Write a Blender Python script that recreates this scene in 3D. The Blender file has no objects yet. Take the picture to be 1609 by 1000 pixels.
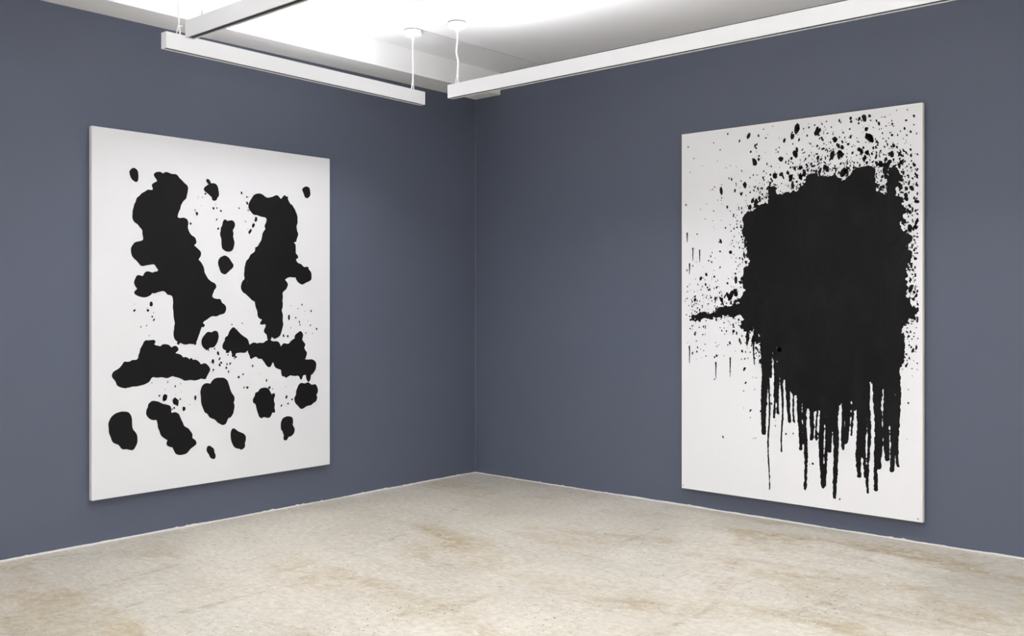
import bpy, bmesh, math, random
import numpy as np
from mathutils import Vector, Matrix

# ------------------------------------------------------------ camera, world, light, exposure
S = bpy.context.scene
COL = S.collection
F_PX, CX, HY = 1525.46, 804.5, 478.0
YAW = math.atan((2150 - CX) / F_PX)          # angle between view direction and the left wall
cam_data = bpy.data.cameras.new('camera')
cam = bpy.data.objects.new('camera', cam_data)
COL.objects.link(cam)
cam_data.sensor_width = 36
cam_data.lens = F_PX / 1609 * 36
cam_data.shift_y = -(500 - HY) / 1609
cam_data.clip_start = 0.05
cam.location = (6.2735, -6.5943, 1.58)
cam.rotation_euler = (math.radians(90), 0, YAW)
S.camera = cam

S.view_settings.view_transform = 'Standard'
S.view_settings.look = 'None'
S.view_settings.gamma = 1
S.view_settings.exposure = 0.66
S.view_settings.use_curve_mapping = False

world = bpy.data.worlds.new('room_air')
S.world = world
world.use_nodes = True
world.node_tree.nodes['Background'].inputs[0].default_value = (1, 1, 1, 1)
world.node_tree.nodes['Background'].inputs[1].default_value = 0.0

DIFFUSER = 32.0                               # uplight strips on the pendant bars
DOWN_PER_M = 3.9                              # louvred light through the slot under each bar, watts per metre
ROOM_UP = 76.0                                # uplights over the rest of the gallery, behind the camera
ROOM_DOWN = 2.0
FILL = 33.0  # strength of the added fill lights behind the camera
def area(name, loc, rot, sx, sy, power, col=(.965, .97, 1)):
    d = bpy.data.lights.new(name, 'AREA'); d.shape = 'RECTANGLE'
    d.size = sx; d.size_y = sy; d.energy = power; d.color = col
    o = bpy.data.objects.new(name, d); o.location = loc; o.rotation_euler = rot
    COL.objects.link(o); return o
for yy in (-5.8, -8.0):
    area('gallery_uplight', (4.6, yy, 3.24), (math.pi, 0, 0), 6.5, 0.06, ROOM_UP)
# unseen fill lights added behind the camera to brighten walls, bars and ceiling
area('side_fill', (9.1, -6.6, 1.6), (math.radians(90), 0, math.radians(90)), 4.5, 2.6, FILL * 1.4, (.95, .975, 1))
area('rear_fill', (5.2, -10.4, 1.6), (math.radians(90), 0, 0), 5.0, 2.6, FILL * .6, (.95, .975, 1))
for xx in (3.2, 6.2):
    for yy in (-6.6, -9.0):
        area('down_fill', (xx, yy, 3.1), (0, 0, 0), 1.2, 0.3, ROOM_DOWN)  # unseen lights added for more general light in the room

CEIL = 3.695
SOFFIT = 3.495
BAR_TOP, BAR_BOT = 3.232, 3.132
RX, RY = 9.2, -10.5                           # far ends of the gallery

# ------------------------------------------------------------ materials
def lin(r, g, b):
    f = lambda c: (c / 255 / 12.92) if c / 255 <= .04045 else ((c / 255 + .055) / 1.055) ** 2.4
    return (f(r), f(g), f(b), 1)

class NT:
    def __init__(s, name):
        s.m = bpy.data.materials.new(name); s.m.use_nodes = True
        s.t = s.m.node_tree; s.b = s.t.nodes['Principled BSDF']
    def n(s, kind, **kw):
        x = s.t.nodes.new(kind)
        for k, v in kw.items():
            if hasattr(x, k) and not k[0].isupper(): setattr(x, k, v)
        return x
    def l(s, a, b): s.t.links.new(a, b)
    def coords(s, scale=(1, 1, 1), rot=0.0, loc=(0, 0, 0)):
        c = s.n('ShaderNodeTexCoord'); m = s.n('ShaderNodeMapping')
        m.inputs['Scale'].default_value = scale; m.inputs['Rotation'].default_value = (0, 0, rot)
        m.inputs['Location'].default_value = loc
        s.l(c.outputs['Object'], m.inputs['Vector']); return m.outputs['Vector']
    def noise(s, vec, scale, detail=4, rough=.55, dist=0.0):
        x = s.n('ShaderNodeTexNoise'); x.inputs['Scale'].default_value = scale
        x.inputs['Detail'].default_value = detail; x.inputs['Roughness'].default_value = rough
        x.inputs['Distortion'].default_value = dist; s.l(vec, x.inputs['Vector']); return x.outputs['Fac']
    def ramp(s, fac, stops):
        r = s.n('ShaderNodeValToRGB'); e = r.color_ramp.elements
        while len(e) < len(stops): e.new(.5)
        for q, (p, c) in zip(e, stops):
            q.position = p; q.color = c if len(c) == 4 else (*c, 1)
        s.l(fac, r.inputs['Fac']); return r.outputs['Color']
    def mask(s, fac, a, b, v=1.0):
        return s.ramp(fac, [(a, (0, 0, 0, 1)), (b, (v, v, v, 1))])
    def mix(s, fac, a, b, mode='MIX'):
        m = s.n('ShaderNodeMix'); m.data_type = 'RGBA'; m.blend_type = mode
        for i, v in ((0, fac), (6, a), (7, b)):
            if isinstance(v, (int, float)): m.inputs[i].default_value = v
            elif isinstance(v, tuple): m.inputs[i].default_value = v
            else: s.l(v, m.inputs[i])
        return m.outputs[2]
    def math(s, op, a, b=None):
        m = s.n('ShaderNodeMath'); m.operation = op
        for i, v in ((0, a), (1, b)):
            if v is None: continue
            if isinstance(v, (int, float)): m.inputs[i].default_value = v
            else: s.l(v, m.inputs[i])
        return m.outputs[0]
    def bump(s, h, strength, dist):
        b = s.n('ShaderNodeBump'); b.inputs['Strength'].default_value = strength
        b.inputs['Distance'].default_value = dist; s.l(h, b.inputs['Height'])
        s.l(b.outputs['Normal'], s.b.inputs['Normal'])

def simple(name, col, rough=.5, spec=.5, metal=0, vary=0.03, scale=3.0):
    t = NT(name); v = t.coords()
    f = t.noise(v, scale, 3)
    dark = tuple(c * (1 - vary * 2) for c in col[:3]) + (1,)
    t.l(t.mix(f, dark, col), t.b.inputs['Base Color'])
    t.b.inputs['Roughness'].default_value = rough
    t.b.inputs['Specular IOR Level'].default_value = spec
    t.b.inputs['Metallic'].default_value = metal
    return t.m

def wall_material():
    t = NT('slate_blue_wall_paint'); v = t.coords()
    f = t.noise(v, 0.9, 3, .5)
    c = t.mix(f, lin(88, 94, 110), lin(92, 97, 112))
    t.l(c, t.b.inputs['Base Color'])
    t.b.inputs['Specular IOR Level'].default_value = .3
    r = t.noise(v, 2.0, 2)
    t.l(t.ramp(r, [(.3, (.5, .5, .5, 1)), (.7, (.6, .6, .6, 1))]), t.b.inputs['Roughness'])
    t.bump(t.noise(v, 160, 2), .06, .002)
    return t.m

def floor_material():
    t = NT('worn_concrete'); v = t.coords()
    # v1/v2: stains dragged along the two wall directions
    sx = t.coords((.45, 1.6, 1), .35); sy = t.coords((1.8, .5, 1), -.25, (3.1, 7.7, 0))
    base = t.ramp(t.noise(v, .8, 6, .6, .4), [(.28, lin(180, 173, 158)), (.5, lin(193, 186, 172)), (.75, lin(205, 199, 186))])
    grey = t.mask(t.noise(sx, 1.1, 7, .62, .6), .50, .72, .4)
    base = t.mix(grey, base, lin(172, 171, 161))
    # brown stains
    b1 = t.math('MULTIPLY', t.mask(t.noise(sx, .9, 4, .6, 1.2), .52, .68), t.mask(t.noise(v, 7, 6, .75, .8), .36, .62))
    base = t.mix(t.math('MULTIPLY', b1, 1.0), base, lin(160, 141, 106))
    b2 = t.math('MULTIPLY', t.mask(t.noise(sy, 1.3, 5, .65, 1.5), .57, .70), t.mask(t.noise(v, 13, 6, .8, .3), .42, .62))
    base = t.mix(t.math('MULTIPLY', b2, .9), base, lin(148, 133, 106))
    # fine mottling
    base = t.mix(.75, base, t.ramp(t.noise(v, 22, 8, .78), [(.3, (.36, .35, .33, 1)), (.5, (.5, .5, .5, 1)), (.72, (.66, .66, .66, 1))]), 'OVERLAY')
    base = t.mix(.38, base, t.ramp(t.noise(sx, 34, 5, .7), [(.3, (.3, .3, .3, 1)), (.7, (.68, .68, .68, 1))]), 'OVERLAY')
    # scuffed grey smudges
    sm = t.math('MULTIPLY', t.mask(t.noise(v, 1.7, 5, .7, .4), .60, .74), t.mask(t.noise(v, 16, 5, .7), .46, .62))
    base = t.mix(t.math('MULTIPLY', sm, .45), base, lin(140, 135, 124))
    # dark aggregate specks (two sizes) gathered in patches, pale chips
    def specks(scale, r, seed, gate_lo, gate_hi, amount, col, base):
        vo = t.n('ShaderNodeTexVoronoi'); vo.feature = 'F1'; vo.inputs['Scale'].default_value = scale
        vo.inputs['Randomness'].default_value = 1
        vec = t.coords((1, 1.0, 1), seed, (seed * 3.3, seed * 1.7, 0))
        # ragged outline
        nz = t.n('ShaderNodeTexNoise'); nz.inputs['Scale'].default_value = scale * 2.2; t.l(vec, nz.inputs['Vector'])
        mx = t.n('ShaderNodeMix'); mx.data_type = 'RGBA'; mx.blend_type = 'ADD'
        mx.inputs[0].default_value = .9 / scale
        t.l(vec, mx.inputs[6]); t.l(nz.outputs['Color'], mx.inputs[7])
        t.l(mx.outputs[2], vo.inputs['Vector'])
        sep = t.n('ShaderNodeSeparateColor'); t.l(vo.outputs['Color'], sep.inputs[0])
        # radius differs for every speck
        rad = t.math('MULTIPLY', sep.outputs[0], r)
        inside = t.math('LESS_THAN', vo.outputs['Distance'], rad)
        keep = t.math('GREATER_THAN', sep.outputs[1], .25)
        g = t.mask(t.noise(vec, 1.3, 4, .6), gate_lo, gate_hi)
        f = t.math('MULTIPLY', t.math('MULTIPLY', inside, keep), t.math('MULTIPLY', g, amount))
        return t.mix(f, base, col)
    base = specks(42, .26, .7,   .45, .60, .95, lin(84, 79, 72), base)
    base = specks(17, .17, 1.9,   .46, .60, .9, lin(92, 90, 86), base)
    base = specks(11, .13, 2.6, .40, .60, .8, lin(228, 225, 218), base)
    base = specks(5, .13, 4.1, .50, .60, .55, lin(132, 128, 120), base)
    # hairline cracks
    vo = t.n('ShaderNodeTexVoronoi'); vo.feature = 'DISTANCE_TO_EDGE'; vo.inputs['Scale'].default_value = .42
    nz = t.n('ShaderNodeTexNoise'); nz.inputs['Scale'].default_value = 3; nz.inputs['Detail'].default_value = 8
    t.l(v, nz.inputs['Vector'])
    mx = t.n('ShaderNodeMix'); mx.data_type = 'RGBA'; mx.blend_type = 'ADD'; mx.inputs[0].default_value = .35
    t.l(v, mx.inputs[6]); t.l(nz.outputs['Color'], mx.inputs[7]); t.l(mx.outputs[2], vo.inputs['Vector'])
    cr = t.math('MULTIPLY', t.math('LESS_THAN', vo.outputs['Distance'], .0022), t.mask(t.noise(v, 1.1, 3), .45, .6, .45))
    base = t.mix(cr, base, lin(150, 140, 122))
    t.l(base, t.b.inputs['Base Color'])
    t.b.inputs['Specular IOR Level'].default_value = .35
    t.l(t.ramp(t.noise(v, 2.4, 6, .7), [(.3, (.30, .30, .30, 1)), (.7, (.48, .48, .48, 1))]), t.b.inputs['Roughness'])
    t.bump(t.noise(v, 45, 6, .7), .10, .004)
    return t.m

def paint_material(name, lo, hi, rough):
    t = NT(name); v = t.coords((1, 1, .5))
    f = t.noise(v, 5, 9, .8, .6)
    t.l(t.ramp(f, [(.45, lo), (.72, hi)]), t.b.inputs['Base Color'])
    t.b.inputs['Roughness'].default_value = rough
    t.b.inputs['Specular IOR Level'].default_value = .22
    return t.m

def canvas_material(name, a, b):
    t = NT(name); v = t.coords()
    t.l(t.mix(t.noise(v, 1.6, 4), a, b), t.b.inputs['Base Color'])
    t.b.inputs['Roughness'].default_value = .65
    t.b.inputs['Specular IOR Level'].default_value = .2
    t.bump(t.noise(v, 420, 2), .08, .001)
    return t.m

def emit(name, strength):
    t = NT(name)
    t.b.inputs['Base Color'].default_value = (.9, .9, .9, 1)
    t.b.inputs['Emission Color'].default_value = (.965, .97, 1, 1)
    t.b.inputs['Emission Strength'].default_value = strength
    return t.m

M = dict(
    wall=wall_material(), floor=floor_material(),
    ceiling=simple('white_ceiling_paint', lin(244, 244, 245), .8, .2, vary=.005),
    white_wall=simple('white_gallery_paint', lin(232, 231, 228), .8, .2, vary=.01),
    bare=simple('bare_white_plaster', lin(222, 221, 219), .8, .2, vary=.05, scale=30),
    caulk=simple('corner_caulk', lin(100, 105, 120), .35, .5),
    seam=simple('ceiling_joint_tape', lin(205, 205, 205), .7, .2),
    powder=simple('white_powder_coat', lin(247, 248, 250), .45, .4, vary=.01),
    slot=simple('black_track_plastic', lin(24, 23, 23), .5, .4),
    track=simple('grey_track_rail', lin(120, 118, 114), .4, .5),
    cord=simple('white_flex', lin(238, 238, 238), .5, .4),
    tie=simple('white_nylon', lin(240, 240, 240), .4, .5),
    shadow_ring=simple('grey_shadow_ring', lin(92, 92, 92), .7, .2),  # dark grey painted in for the shadow line above the canopies
    steel=simple('brushed_steel', lin(190, 190, 192), .35, .5, .6),
    canvas=canvas_material('primed_canvas', lin(219, 219, 221), lin(224, 224, 226)),
    panel=canvas_material('primed_linen', lin(230, 230, 232), lin(236, 236, 238)),
    edge=simple('cream_edge_band', lin(240, 238, 230), .5, .3, vary=.01),
    wood=simple('pine_stretcher', lin(196, 170, 130), .7, .2, vary=.1, scale=9),
    ink=paint_material('black_ink', lin(12, 11, 12), lin(17, 16, 17), .65),
    enamel=paint_material('black_enamel', lin(3, 3, 4), lin(22, 22, 25), .6),
    lamp=emit('led_diffuser', DIFFUSER),
    tack=simple('dark_tack', lin(60, 56, 52), .4, .5, .6),
)

# ------------------------------------------------------------ mesh helpers
def obj(name, bm, mat, parent=None, smooth=False):
    me = bpy.data.meshes.new(name); bm.normal_update(); bm.to_mesh(me); bm.free()
    o = bpy.data.objects.new(name, me); COL.objects.link(o)
    for m in (mat if isinstance(mat, (list, tuple)) else [mat]): me.materials.append(m)
    if smooth:
        for p in me.polygons: p.use_smooth = True
    if parent: o.parent = parent
    return o

def empty(name, label, cat, loc, group=None, rz=0.0):
    o = bpy.data.objects.new(name, None); COL.objects.link(o); o.location = loc
    o.rotation_euler = (0, 0, rz); o.empty_display_size = .1
    o['label'] = label; o['category'] = cat
    if group: o['group'] = group
    return o

def struct(name, bm, mat):
    o = obj(name, bm, mat); o['kind'] = 'structure'; return o

def add_box(bm, lo, hi, bevel=0.0):
    lo, hi = Vector(lo), Vector(hi)
    r = bmesh.ops.create_cube(bm, size=1, matrix=Matrix.Translation((lo + hi) / 2) @ Matrix.Diagonal((*(hi - lo), 1)))
    if bevel:
        es = list({e for v in r['verts'] for e in v.link_edges})
        bmesh.ops.bevel(bm, geom=es, offset=bevel, segments=3, affect='EDGES', profile=.5)
    return bm
def box(lo, hi, bevel=0.0): return add_box(bmesh.new(), lo, hi, bevel)

def add_tube(bm, pts, r, seg=10):
    pts = [Vector(p) for p in pts]; rings = []
    for i, p in enumerate(pts):
        d = (pts[min(i + 1, len(pts) - 1)] - pts[max(i - 1, 0)]).normalized()
        a = Vector((1, 0, 0)) if abs(d.x) < .8 else Vector((0, 1, 0))
        u = d.cross(a).normalized(); w = d.cross(u)
        rr = r[i] if isinstance(r, (list, tuple)) else r
        rings.append([bm.verts.new(p + (u * math.cos(k * math.tau / seg) + w * math.sin(k * math.tau / seg)) * rr) for k in range(seg)])
    for a, b in zip(rings, rings[1:]):
        for k in range(seg): bm.faces.new((a[k], a[(k + 1) % seg], b[(k + 1) % seg], b[k]))
    bm.faces.new(rings[0][::-1]); bm.faces.new(rings[-1])
    return bm

def smooth_path(pts, n=6):
    pts = [Vector(p) for p in pts]; out = []
    P = [pts[0]] + pts + [pts[-1]]
    for i in range(1, len(P) - 2):
        for k in range(n):
            t = k / n
            out.append(.5 * ((2 * P[i]) + (-P[i-1] + P[i+1]) * t + (2*P[i-1] - 5*P[i] + 4*P[i+1] - P[i+2]) * t*t + (-P[i-1] + 3*P[i] - 3*P[i+1] + P[i+2]) * t**3))
    out.append(pts[-1]); return out

def add_lathe(bm, prof, c=(0, 0, 0), seg=40):
    rings = [[bm.verts.new((c[0] + r * math.cos(k * math.tau / seg), c[1] + r * math.sin(k * math.tau / seg), c[2] + z)) for k in range(seg)] for r, z in prof]
    for a, b in zip(rings, rings[1:]):
        for k in range(seg): bm.faces.new((a[k], a[(k + 1) % seg], b[(k + 1) % seg], b[k]))
    bm.faces.new(rings[0][::-1]); bm.faces.new(rings[-1])
    bmesh.ops.recalc_face_normals(bm, faces=bm.faces); return bm

# ------------------------------------------------------------ the room
T = .2
struct('floor', box((-T, RY - T, -.2), (RX + T, T, 0)), M['floor'])
struct('ceiling', box((-T, RY - T, CEIL), (RX + T, T, CEIL + .2)), M['ceiling'])
struct('wall_left', box((-T, RY - T, 0), (0, T, CEIL)), M['wall'])
struct('wall_right', box((0, 0, 0), (RX + T, T, CEIL)), M['wall'])
struct('wall_back', box((0, RY - T, 0), (RX, RY, CEIL)), M['white_wall'])
struct('wall_side', box((RX, RY - T, 0), (RX + T, 0, CEIL)), M['white_wall'])
# dropped soffit running along the top of the left wall
struct('trim_1', box((0.0, RY, SOFFIT), (.315, 0, CEIL), 0), M['ceiling'])
# joint line in the ceiling boards
struct('trim_2', box((.798, RY, CEIL - .003), (.806, 0, CEIL)), M['seam'])
# thin caulk bead in the corner
bm = add_tube(bmesh.new(), [(.004, -.004, .012), (.004, -.004, 1.2), (.004, -.004, 2.4), (.004, -.004, SOFFIT)], .0045, 8)
struct('trim_3', bm, M['caulk'])

# bare strip at the foot of the walls where the grey paint stops short, with a ragged upper edge
def baseboard(name, length, put, seed):
    rnd = random.Random(seed); bm = bmesh.new(); step = .02; n = int(length / step)
    h = .009; rows = []; drift = .009
    for i in range(n + 1):
        drift += rnd.uniform(-.0012, .0012); drift = min(max(drift, .006), .0125)
        h = drift + (rnd.uniform(.002, .006) if rnd.random() < .05 else 0)
        s = i * step
        rows.append([bm.verts.new(put(s, d, z)) for d, z in ((0, 0), (.004, 0), (.0035, h), (0, h))])
    for a, b in zip(rows, rows[1:]):
        for k in range(4): bm.faces.new((a[k], a[(k + 1) % 4], b[(k + 1) % 4], b[k]))
    bm.faces.new(rows[0][::-1]); bm.faces.new(rows[-1])
    bmesh.ops.recalc_face_normals(bm, faces=bm.faces)
    struct(name, bm, M['bare'])
baseboard('baseboard_left', -RY - .01, lambda s, d, z: (d, -s, z), 3)
baseboard('baseboard_right', RX - .01, lambda s, d, z: (s + .004, -d, z), 8)

# ------------------------------------------------------------ hanging linear lights
def light_bar(name, label, length, loc, rz, hangers):
    """bar along local +x, front face on local y=0, body to local +y; top at z=0 of the Empty"""
    t = empty(name, label, 'light fixture', loc, 'white linear pendant lights', rz)
    W, H, w = .056, BAR_TOP - BAR_BOT, .004
    bm = bmesh.new()
    # extruded aluminium section: two cheeks and a web, a groove below and a tray above
    add_box(bm, (.003, 0, -H), (length - .003, .009, 0), .0012)
    add_box(bm, (.003, W - .009, -H), (length - .003, W, 0), .0012)
    add_box(bm, (.003, .008, -.060), (length - .003, W - .008, -.014))
    obj('housing', bm, M['powder'], t)
    for x0, x1 in ((0, .0035), (length - .0035, length)):
        obj('end_cap', box((x0, 0.0, -H), (x1, W, 0), .001), M['powder'], t)
    obj('track', box((.006, .0095, -H + .006), (length - .006, W - .0095, -.061)), M['slot'], t)
    for a, b in ((.006, .188), (length - .188, length - .006)):          # unlit covers added at both ends to dim the ceiling by the canopies
        obj('unlit_end_cover', box((a, .0125, -.0135), (b, W - .0125, -.003), .0015), M['powder'], t)
    obj('diffuser', box((.19, .0125, -.0135), (length - .19, W - .0125, -.004)), M['lamp'], t)
    # louvred downlight inside the slot: cut off towards the horizontal, so the slot looks black from afar
    ld = bpy.data.lights.new('slot_downlight', 'AREA'); ld.shape = 'RECTANGLE'
    ld.size = length - .02; ld.size_y = .028; ld.energy = DOWN_PER_M * length; ld.color = (.965, .97, 1)
    ld.spread = math.radians(125)
    lo_ = bpy.data.objects.new('slot_downlight', ld); COL.objects.link(lo_); lo_.parent = t
    lo_.location = (length / 2, W / 2, -H - .0006)
    up = CEIL - BAR_TOP
    for kind, x, pts in hangers:
        y = W / 2
        if kind == 'flex':
            cp = obj('canopy', add_lathe(bmesh.new(), [(.055, up - .046), (.064, up - .042), (.068, up - .034), (.068, up - .006)], (x, y, 0)), M['powder'], t)
            obj('shadow_ring', add_lathe(bmesh.new(), [(.066, up - .0065), (.0685, up - .006), (.0685, up)], (x, y, 0)), M['shadow_ring'], cp)  # dark ring standing in for the shadow where canopy meets ceiling
            add = bmesh.new(); add_lathe(add, [(.006, up - .082), (.011, up - .078), (.011, up - .058), (.014, up - .054), (.014, up - .0455)], (x, y, 0), 16)
            g = obj('strain_relief', add, M['powder'], cp)
            path = [(x, y, up - .08)] + [(x + a, y, z) for z, a in pts] + [(x, y, .060)]
            bm = bmesh.new(); add_tube(bm, smooth_path(path), .0062, 10)
            add_tube(bm, smooth_path([(x, y, .064), (x - .010, y, .030), (x - .016, y, 0), (x - .017, y, -.012)], 4), .0042, 8)
            add_tube(bm, smooth_path([(x, y, .064), (x + .007, y, .036), (x + .010, y, 0), (x + .010, y, -.012)], 4), .0042, 8)
            obj('cord', bm, M['cord'], t, True)
            zs = (.058, .36) if kind == 'flex' and pts else (.058, .16)
            for z in zs:
                bm = bmesh.new(); add_tube(bm, [(x, y, z - .003), (x, y, z + .003)], .0085, 10)
                add_tube(bm, [(x, y, z), (x + .012, y - .004, z + .001), (x + .022, y - .006, z + .002)], .0028, 6)
                obj('cable_tie', bm, M['tie'], t)
        else:
            bm = bmesh.new(); add_lathe(bm, [(.012, up - .03), (.016, up - .026), (.016, up)], (x, y, 0), 20)
            obj('canopy', bm, M['powder'], t)
            bm = bmesh.new(); add_tube(bm, [(x, y, .03), (x, y, up - .025)], .0016, 6)
            obj('suspension_wire', bm, M['steel'], t)
            bm = bmesh.new(); add_lathe(bm, [(.008, -.012), (.008, .024), (.004, .030), (.003, .040)], (x, y, 0), 16)
            obj('wire_gripper', bm, M['steel'], t, True)
    return t

# along the left wall (front face towards the room); rotated so local +x runs towards the corner
ang1 = math.atan2(-1.374 + 3.575, .768 - .822)
L1 = math.hypot(-1.374 + 3.575, .768 - .822)
light_bar('pendant_light', 'short white bar light hanging near the left wall, seen along its full length', L1,
          (.822, -3.575, BAR_TOP), ang1,
          [('flex', .10, []), ('flex', L1 - .105, [(.30, -.003), (.18, .002)])])
light_bar('pendant_light', 'longest white bar light, running parallel to the right wall from near the corner', 6.6,
          (1.070, -1.430, BAR_TOP), 0,
          [('flex', .075, [(.32, 0), (.24, -.010), (.17, .008), (.10, .003)]), ('wire', 3.3, []), ('flex', 6.5, [])])
light_bar('pendant_light', 'grey-shaded bar light at top left crossing in front of the others, black slot underneath', 6.6,
          (1.105, -3.613, BAR_TOP), 0,
          [('wire', .14, []), ('wire', 3.3, []), ('wire', 6.45, [])])

# thin surface cable joining the two ceiling canopies
bm = add_tube(bmesh.new(), smooth_path([(.81, -1.47, CEIL - .003), (.95, -1.42, CEIL - .003), (1.09, -1.405, CEIL - .003)], 5), .003, 8)
o = obj('ceiling_cable', bm, M['cord'], None, True)
o['label'] = 'thin white cable on the ceiling between the two round canopies'; o['category'] = 'cable'

# ------------------------------------------------------------ paintings
rng = np.random.default_rng(11)
def vnoise(nx, ny, cell, seed):
    """smooth value noise sampled on an nx*ny grid, feature size = cell samples"""
    r = np.random.default_rng(seed); gx, gy = int(nx / cell) + 3, int(ny / cell) + 3
    g = r.uniform(-1, 1, (gy, gx))
    X = np.arange(nx) / cell; Y = np.arange(ny) / cell
    xi = X.astype(int); yi = Y.astype(int); fx = X - xi; fy = Y - yi
    fx = fx * fx * (3 - 2 * fx); fy = (fy * fy * (3 - 2 * fy))[:, None]
    a = g[np.ix_(yi, xi)]; b = g[np.ix_(yi, xi + 1)]; c = g[np.ix_(yi + 1, xi)]; d = g[np.ix_(yi + 1, xi + 1)]
    return (a * (1 - fx) + b * fx) * (1 - fy) + (c * (1 - fx) + d * fx) * fy

def capsule(U, V, p, q, r0, r1):
    dx, dy = q[0] - p[0], q[1] - p[1]; L2 = dx * dx + dy * dy + 1e-9
    t = np.clip(((U - p[0]) * dx + (V - p[1]) * dy) / L2, 0, 1)
    return np.hypot(U - p[0] - t * dx, V - p[1] - t * dy) - (r0 + (r1 - r0) * t)
def smin(a, b, k):
    h = np.clip(.5 + .5 * (b - a) / k, 0, 1)
    return b * (1 - h) + a * h - k * h * (1 - h)

def contour(bm, F, step, put, mat_index):
    """fill the region F<0 with faces: full cells merged in rows, edge cells cut (marching squares)"""
    ny, nx = F.shape; ins = F < 0; cache = {}
    def V(u, v):
        k = (round(u, 6), round(v, 6))
        if k not in cache: cache[k] = bm.verts.new(put(u, v))
        return cache[k]
    def face(vs):
        out = []
        for a in vs:
            if not out or a is not out[-1]: out.append(a)
        if len(out) > 1 and out[0] is out[-1]: out.pop()
        if len(set(out)) < 3: return
        try: f = bm.faces.new(out); f.material_index = mat_index
        except ValueError: pass
    full = ins[:-1, :-1] & ins[:-1, 1:] & ins[1:, :-1] & ins[1:, 1:]
    some = (ins[:-1, :-1] | ins[:-1, 1:] | ins[1:, :-1] | ins[1:, 1:]) & ~full
    for j in range(ny - 1):
        row = full[j]; i = 0
        idx = np.flatnonzero(np.diff(np.concatenate(([0], row.astype(np.int8), [0]))))
        for a, b in zip(idx[::2], idx[1::2]):
            face([V(a * step, j * step), V(b * step, j * step), V(b * step, (j + 1) * step), V(a * step, (j + 1) * step)])
    for j, i in zip(*np.nonzero(some)):
        cs = [(i, j), (i + 1, j), (i + 1, j + 1), (i, j + 1)]
        poly = []
        for k in range(4):
            a, b = cs[k], cs[(k + 1) % 4]; fa, fb = F[a[1], a[0]], F[b[1], b[0]]
            if fa < 0: poly.append(V(a[0] * step, a[1] * step))
            if (fa < 0) != (fb < 0):
                t = fa / (fa - fb)
                poly.append(V((a[0] + (b[0] - a[0]) * t) * step, (a[1] + (b[1] - a[1]) * t) * step))
        face(poly)

def drop(bm, put, u, v, ru, rv, rot, rnd, mat_index, n=9):
    vs = []
    for k in range(n):
        a = k * math.tau / n; q = rnd.uniform(.75, 1.2)
        x, y = ru * q * math.cos(a), rv * q * math.sin(a)
        vs.append(bm.verts.new(put(u + x * math.cos(rot) - y * math.sin(rot), v + x * math.sin(rot) + y * math.cos(rot))))
    f = bm.faces.new(vs); f.material_index = mat_index

# --- left wall: white canvas with loose black blots ---------------------------------------
# canvas frame: u runs from the left edge (y=-3.669) to the right edge, v upwards from z=.298
LU, LV, LD = 1.931, 2.443, .050
painting = empty('painting', 'large white canvas with separate rounded black ink blots, hanging on the left wall', 'painting', (0, -3.669, .298))
bm = box((.012, 0, 0), (LD, LU, LV), .0035)
putL = lambda u, v: (LD + .0006, u, v)
putL2 = lambda u, v: (LD + .0010, u, v)
step = .005
nx, ny = int(LU / step) + 1, int(LV / step) + 1
U, V_ = np.meshgrid(np.arange(nx) * step, np.arange(ny) * step)
def field(caps, warp, fine, seed):
    w1 = vnoise(nx, ny, 46, seed); w2 = vnoise(nx, ny, 46, seed + 1)
    UU = U + warp * w1; VV = V_ + warp * w2
    F = None
    for p, q, r0, r1 in caps:
        d = capsule(UU, VV, p, q, r0, r1)
        F = d if F is None else smin(F, d, .035)
    F = F - .012 + fine * 1.1 * (1 - 2 * np.abs(vnoise(nx, ny, 15, seed + 2))) + fine * .45 * vnoise(nx, ny, 7, seed + 3)
    return F
groups = [
    # tall leaning blot, upper left
    [((.52, 2.10), (.44, 1.93), .11, .13), ((.46, 1.90), (.62, 1.62), .14, .13), ((.62, 1.62), (.74, 1.36), .16, .14),
     ((.72, 1.36), (.66, 1.12), .14, .11), ((.56, 1.70), (.34, 1.62), .08, .07), ((.66, 1.50), (.38, 1.40), .09, .08), ((.72, 1.30), (.92, 1.24), .08, .06)],
    # wide blot, upper right
    [((1.28, 2.04), (1.50, 1.98), .07, .13), ((1.50, 1.97), (1.46, 1.70), .14, .12), ((1.46, 1.70), (1.30, 1.48), .13, .15),
     ((1.30, 1.46), (1.38, 1.14), .14, .09), ((1.50, 1.60), (1.66, 1.52), .07, .07), ((1.30, 1.38), (1.14, 1.42), .07, .045)],
    # low broad blot
    [((.20, .78), (.50, .88), .08, .12), ((.50, .86), (.78, .80), .11, .07), ((.42, .86), (.40, 1.00), .07, .05)],
    [((1.24, .92), (1.52, .84), .06, .11), ((1.52, .84), (1.72, .80), .10, .06), ((1.60, .86), (1.60, 1.02), .08, .05)],
    [((.96, 1.86), (.97, 1.74), .055, .05)], [((1.00, 1.60), (1.02, 1.56), .038, .03)],
    [((.92, .62), (.98, .56), .12, .10)], [((1.30, .56), (1.34, .48), .09, .08)],
    [((.20, .46), (.22, .40), .10, .09)], [((.60, .44), (.66, .34), .10, .09)], [((.46, .58), (.50, .56), .06, .05)],
    [((1.66, .58), (1.70, .56), .08, .07)], [((1.04, 1.02), (1.12, .98), .055, .045)], [((.86, 1.02), (.88, 1.00), .045, .04)],
    [((1.08, .32), (1.09, .30), .055, .05)], [((1.50, .36), (1.52, .30), .05, .045)], [((.88, .26), (.885, .24), .035, .03)],
    [((.86, 2.10), (.88, 2.04), .035, .028)], [((.28, 2.16), (.29, 2.12), .03, .025)], [((1.68, 2.18), (1.69, 2.15), .028, .022)],
]
F = None
for gi, g in enumerate(groups):
    f = field(g, .045, .020 if len(g) > 1 else .014, 100 + gi * 7)
    F = f if F is None else np.minimum(F, f)
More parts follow.
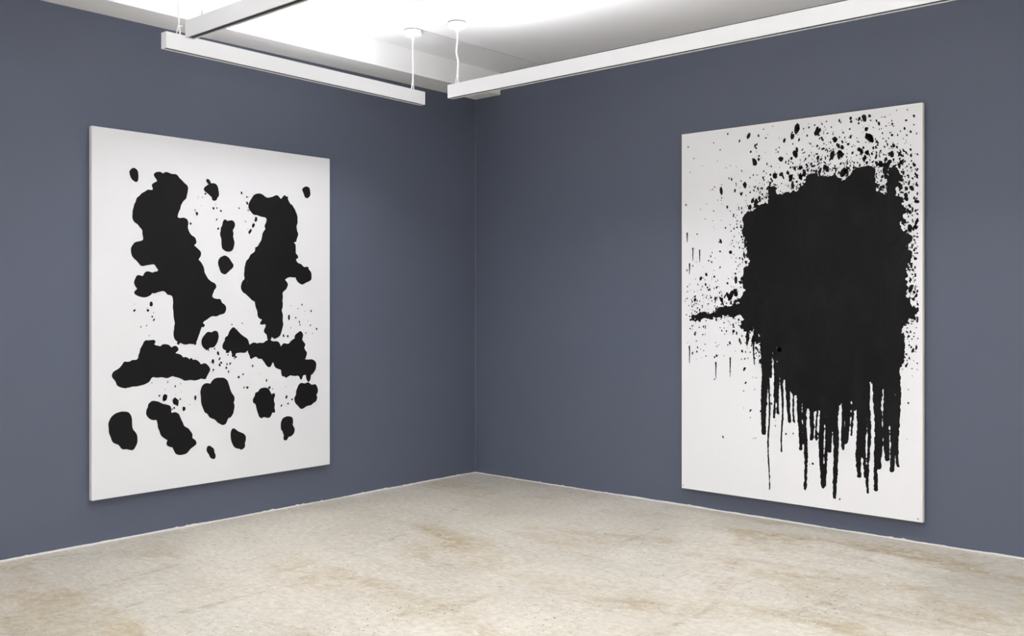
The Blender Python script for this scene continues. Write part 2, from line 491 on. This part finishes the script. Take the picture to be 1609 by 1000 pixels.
mar = np.minimum(np.minimum(U, LU - U), np.minimum(V_, LV - V_)) - .03
F = np.maximum(F, -mar)
contour(bm, F, step, putL, 1)
rnd = random.Random(5)
for _ in range(150):
    cu, cv = rnd.choice([(.95, .82), (.55, .62), (1.45, .62), (.8, 1.98), (1.2, 1.98), (1.0, 1.0), (.4, 1.2), (1.6, 1.15)])
    u, v = cu + rnd.gauss(0, .11), cv + rnd.gauss(0, .09)
    if not (.05 < u < LU - .05 and .05 < v < LV - .05): continue
    r = abs(rnd.gauss(0, .006)) + .002
    drop(bm, putL2, u, v, r, r * rnd.uniform(.8, 2.0), rnd.uniform(-.6, .6), rnd, 1)
obj('canvas', bm, [M['canvas'], M['ink']], painting)
bm = bmesh.new()
for lo, hi in (((.001, .03, .03), (.0125, .09, LV - .03)), ((.001, LU - .09, .03), (.0125, LU - .03, LV - .03)),
               ((.001, .09, .03), (.0125, LU - .09, .09)), ((.001, .09, LV - .09), (.0125, LU - .09, LV - .03))):
    add_box(bm, lo, hi)
obj('stretcher', bm, M['wood'], painting)

# --- right wall: splashed canvas with drips ------------------------------------------------
PU, PV, PD = 1.822, 2.755, .050
p2 = empty('painting', 'taller white painting with one big black splash dripping downwards, hanging on the right wall', 'painting', (2.263, 0, .146))
EW = .010
bm = box((EW, -PD + .001, EW), (PU - EW, -.014, PV - EW), .002)
putR = lambda u, v: (u, -PD + .001 - .0006, v)
putR2 = lambda u, v: (u, -PD + .001 - .0010, v)
nx, ny = int(PU / step) + 1, int(PV / step) + 1
U, V_ = np.meshgrid(np.arange(nx) * step, np.arange(ny) * step)
def splash(seed):
    w = .07; UU = U + w * vnoise(nx, ny, 40, seed) + .018 * vnoise(nx, ny, 12, seed + 1)
    VV = V_ + w * vnoise(nx, ny, 36, seed + 2) + .022 * vnoise(nx, ny, 10, seed + 3)
    caps = [((.72, 1.98), (1.05, 2.10), .16, .20), ((1.05, 2.05), (1.45, 2.02), .22, .22), ((.74, 1.60), (1.48, 1.60), .22, .28),
            ((.80, 1.80), (1.50, 1.85), .24, .22), ((.86, 1.30), (1.44, 1.30), .22, .28), ((.96, 1.05), (1.36, 1.05), .20, .24),
            ((1.02, .86), (1.30, .84), .15, .16), ((1.52, 1.20), (1.56, 1.75), .18, .19), ((1.32, 2.20), (1.44, 2.26), .10, .07),
            ((.55, 1.46), (.34, 1.42), .09, .06), ((.34, 1.42), (.14, 1.33), .055, .045), ((.62, 1.40), (.58, 1.34), .08, .06),
            ((1.60, 2.30), (1.62, 2.02), .03, .06), ((1.18, 2.34), (1.18, 2.2), .02, .06), ((.74, 2.22), (.76, 2.1), .02, .05), ((1.70, 1.9), (1.69, 1.5), .05, .05), ((.92, 2.22), (.93, 2.16), .03, .06)]
    F = None
    for p, q, a, b in caps:
        d = capsule(UU, VV, p, q, a, b); F = d if F is None else smin(F, d, .03)
    rough = .024 * vnoise(nx, ny, 9, seed + 4) + .020 * vnoise(nx, ny, 4, seed + 5) + .012 * vnoise(nx, ny, 2, seed + 8)
    return F + rough, (.5 * vnoise(nx, ny, 4, seed + 6) + .5 * vnoise(nx, ny, 2.2, seed + 7))
F, hi = splash(61)
dist = F.copy()
# drips: tapering runs that leave the lower rim
rnd = random.Random(23)
rag = .004 * vnoise(nx, ny, 5, 900) + .003 * vnoise(nx, ny, 2.4, 901)
drips = []
u = .70
while u < 1.66:
    c = 1 - abs(u - 1.22) / .62
    top = 1.25; ln = rnd.uniform(.30, .95) * (.75 + .5 * c)
    drips.append((u, top, max(top - ln - .25 * c, .10), rnd.uniform(.012, .032)))
    u += rnd.uniform(.020, .052)
drips += [(.735, 1.2, .07, .008), (1.235, 1.0, .07, .024), (1.52, 1.0, .16, .021), (1.44, 1.0, .24, .018), (.835, 1.0, .36, .009), (.56, 1.35, 1.12, .016), (.62, 1.35, .98, .008)]
for du, t0, t1, r in drips:
    wob = .006 * np.sin(V_ * rnd.uniform(8, 15) + rnd.uniform(0, 6))
    d = capsule(U + wob, V_, (du, t0), (du + rnd.uniform(-.004, .004), t1 + r), r * 1.25, r * .55) + rag * min(1, r / .014)
    F = np.minimum(F, d)
mar = np.minimum(np.minimum(U, PU - U), np.minimum(V_, PV - V_)) - .024
F = np.maximum(F, -mar)
contour(bm, F, step, putR, 1)
def near(u, v):
    return dist[min(max(int(v / step), 0), ny - 1), min(max(int(u / step), 0), nx - 1)]
n = 0; tries = 0
while n < 1600 and tries < 60000:
    tries += 1
    u, v = rnd.uniform(.03, PU - .03), rnd.uniform(.03, PV - .03)
    d = near(u, v)
    if d < 0: continue
    w = math.exp(-d / .11) + .07 * math.exp(-d / .6)
    if v < 1.0: w *= .22 if u < .8 else .07
    if v > 1.9 and u > .9: w = w * 1.5 + .10
    if u < .6: w *= .6
    if rnd.random() > w: continue
    r = .0022 + abs(rnd.gauss(0, .0032)) + (rnd.uniform(.004, .016) if rnd.random() < .06 else 0)
    drop(bm, putR2, u, v, r, r * rnd.uniform(.8, 2.1), rnd.uniform(-.5, .5), rnd, 1, 7)
    n += 1
# a few short trickles on their own at the left edge
for u, v, L in ((.05, 1.98, .07), (.10, 1.86, .10), (.16, 1.84, .09), (.07, 1.74, .08), (.30, .98, .12), (.07, 1.10, .13), (.42, 1.02, .14)):
    for k in range(6):
        drop(bm, putR2, u + rnd.uniform(-.001, .001), v - L * k / 6, .007 * (1 - k / 9), L / 7, 0, rnd, 1, 8)
obj('canvas', bm, [M['panel'], M['enamel']], p2)
bm = bmesh.new()
for lo, hi_ in (((0, -PD, 0), (EW, -.012, PV)), ((PU - EW, -PD, 0), (PU, -.012, PV)),
                ((EW, -PD, 0), (PU - EW, -.012, EW)), ((EW, -PD, PV - EW), (PU - EW, -.012, PV))):
    add_box(bm, lo, hi_, .002)
obj('edge_band', bm, M['edge'], p2)
for u in (.014, PU - .03):
    bm = bmesh.new(); add_tube(bm, [(u, -PD + .001, .022), (u, -PD - .002, .022)], [.004, .003], 10)
    obj('tack', bm, M['tack'], p2)
bm = bmesh.new()
for lo, hi_ in (((.03, -.0145, .03), (.09, -.001, PV - .03)), ((PU - .09, -.0145, .03), (PU - .03, -.001, PV - .03)),
                ((.09, -.0145, .03), (PU - .09, -.001, .09)), ((.09, -.0145, PV - .09), (PU - .09, -.001, PV - .03))):
    add_box(bm, lo, hi_)
obj('stretcher', bm, M['wood'], p2)
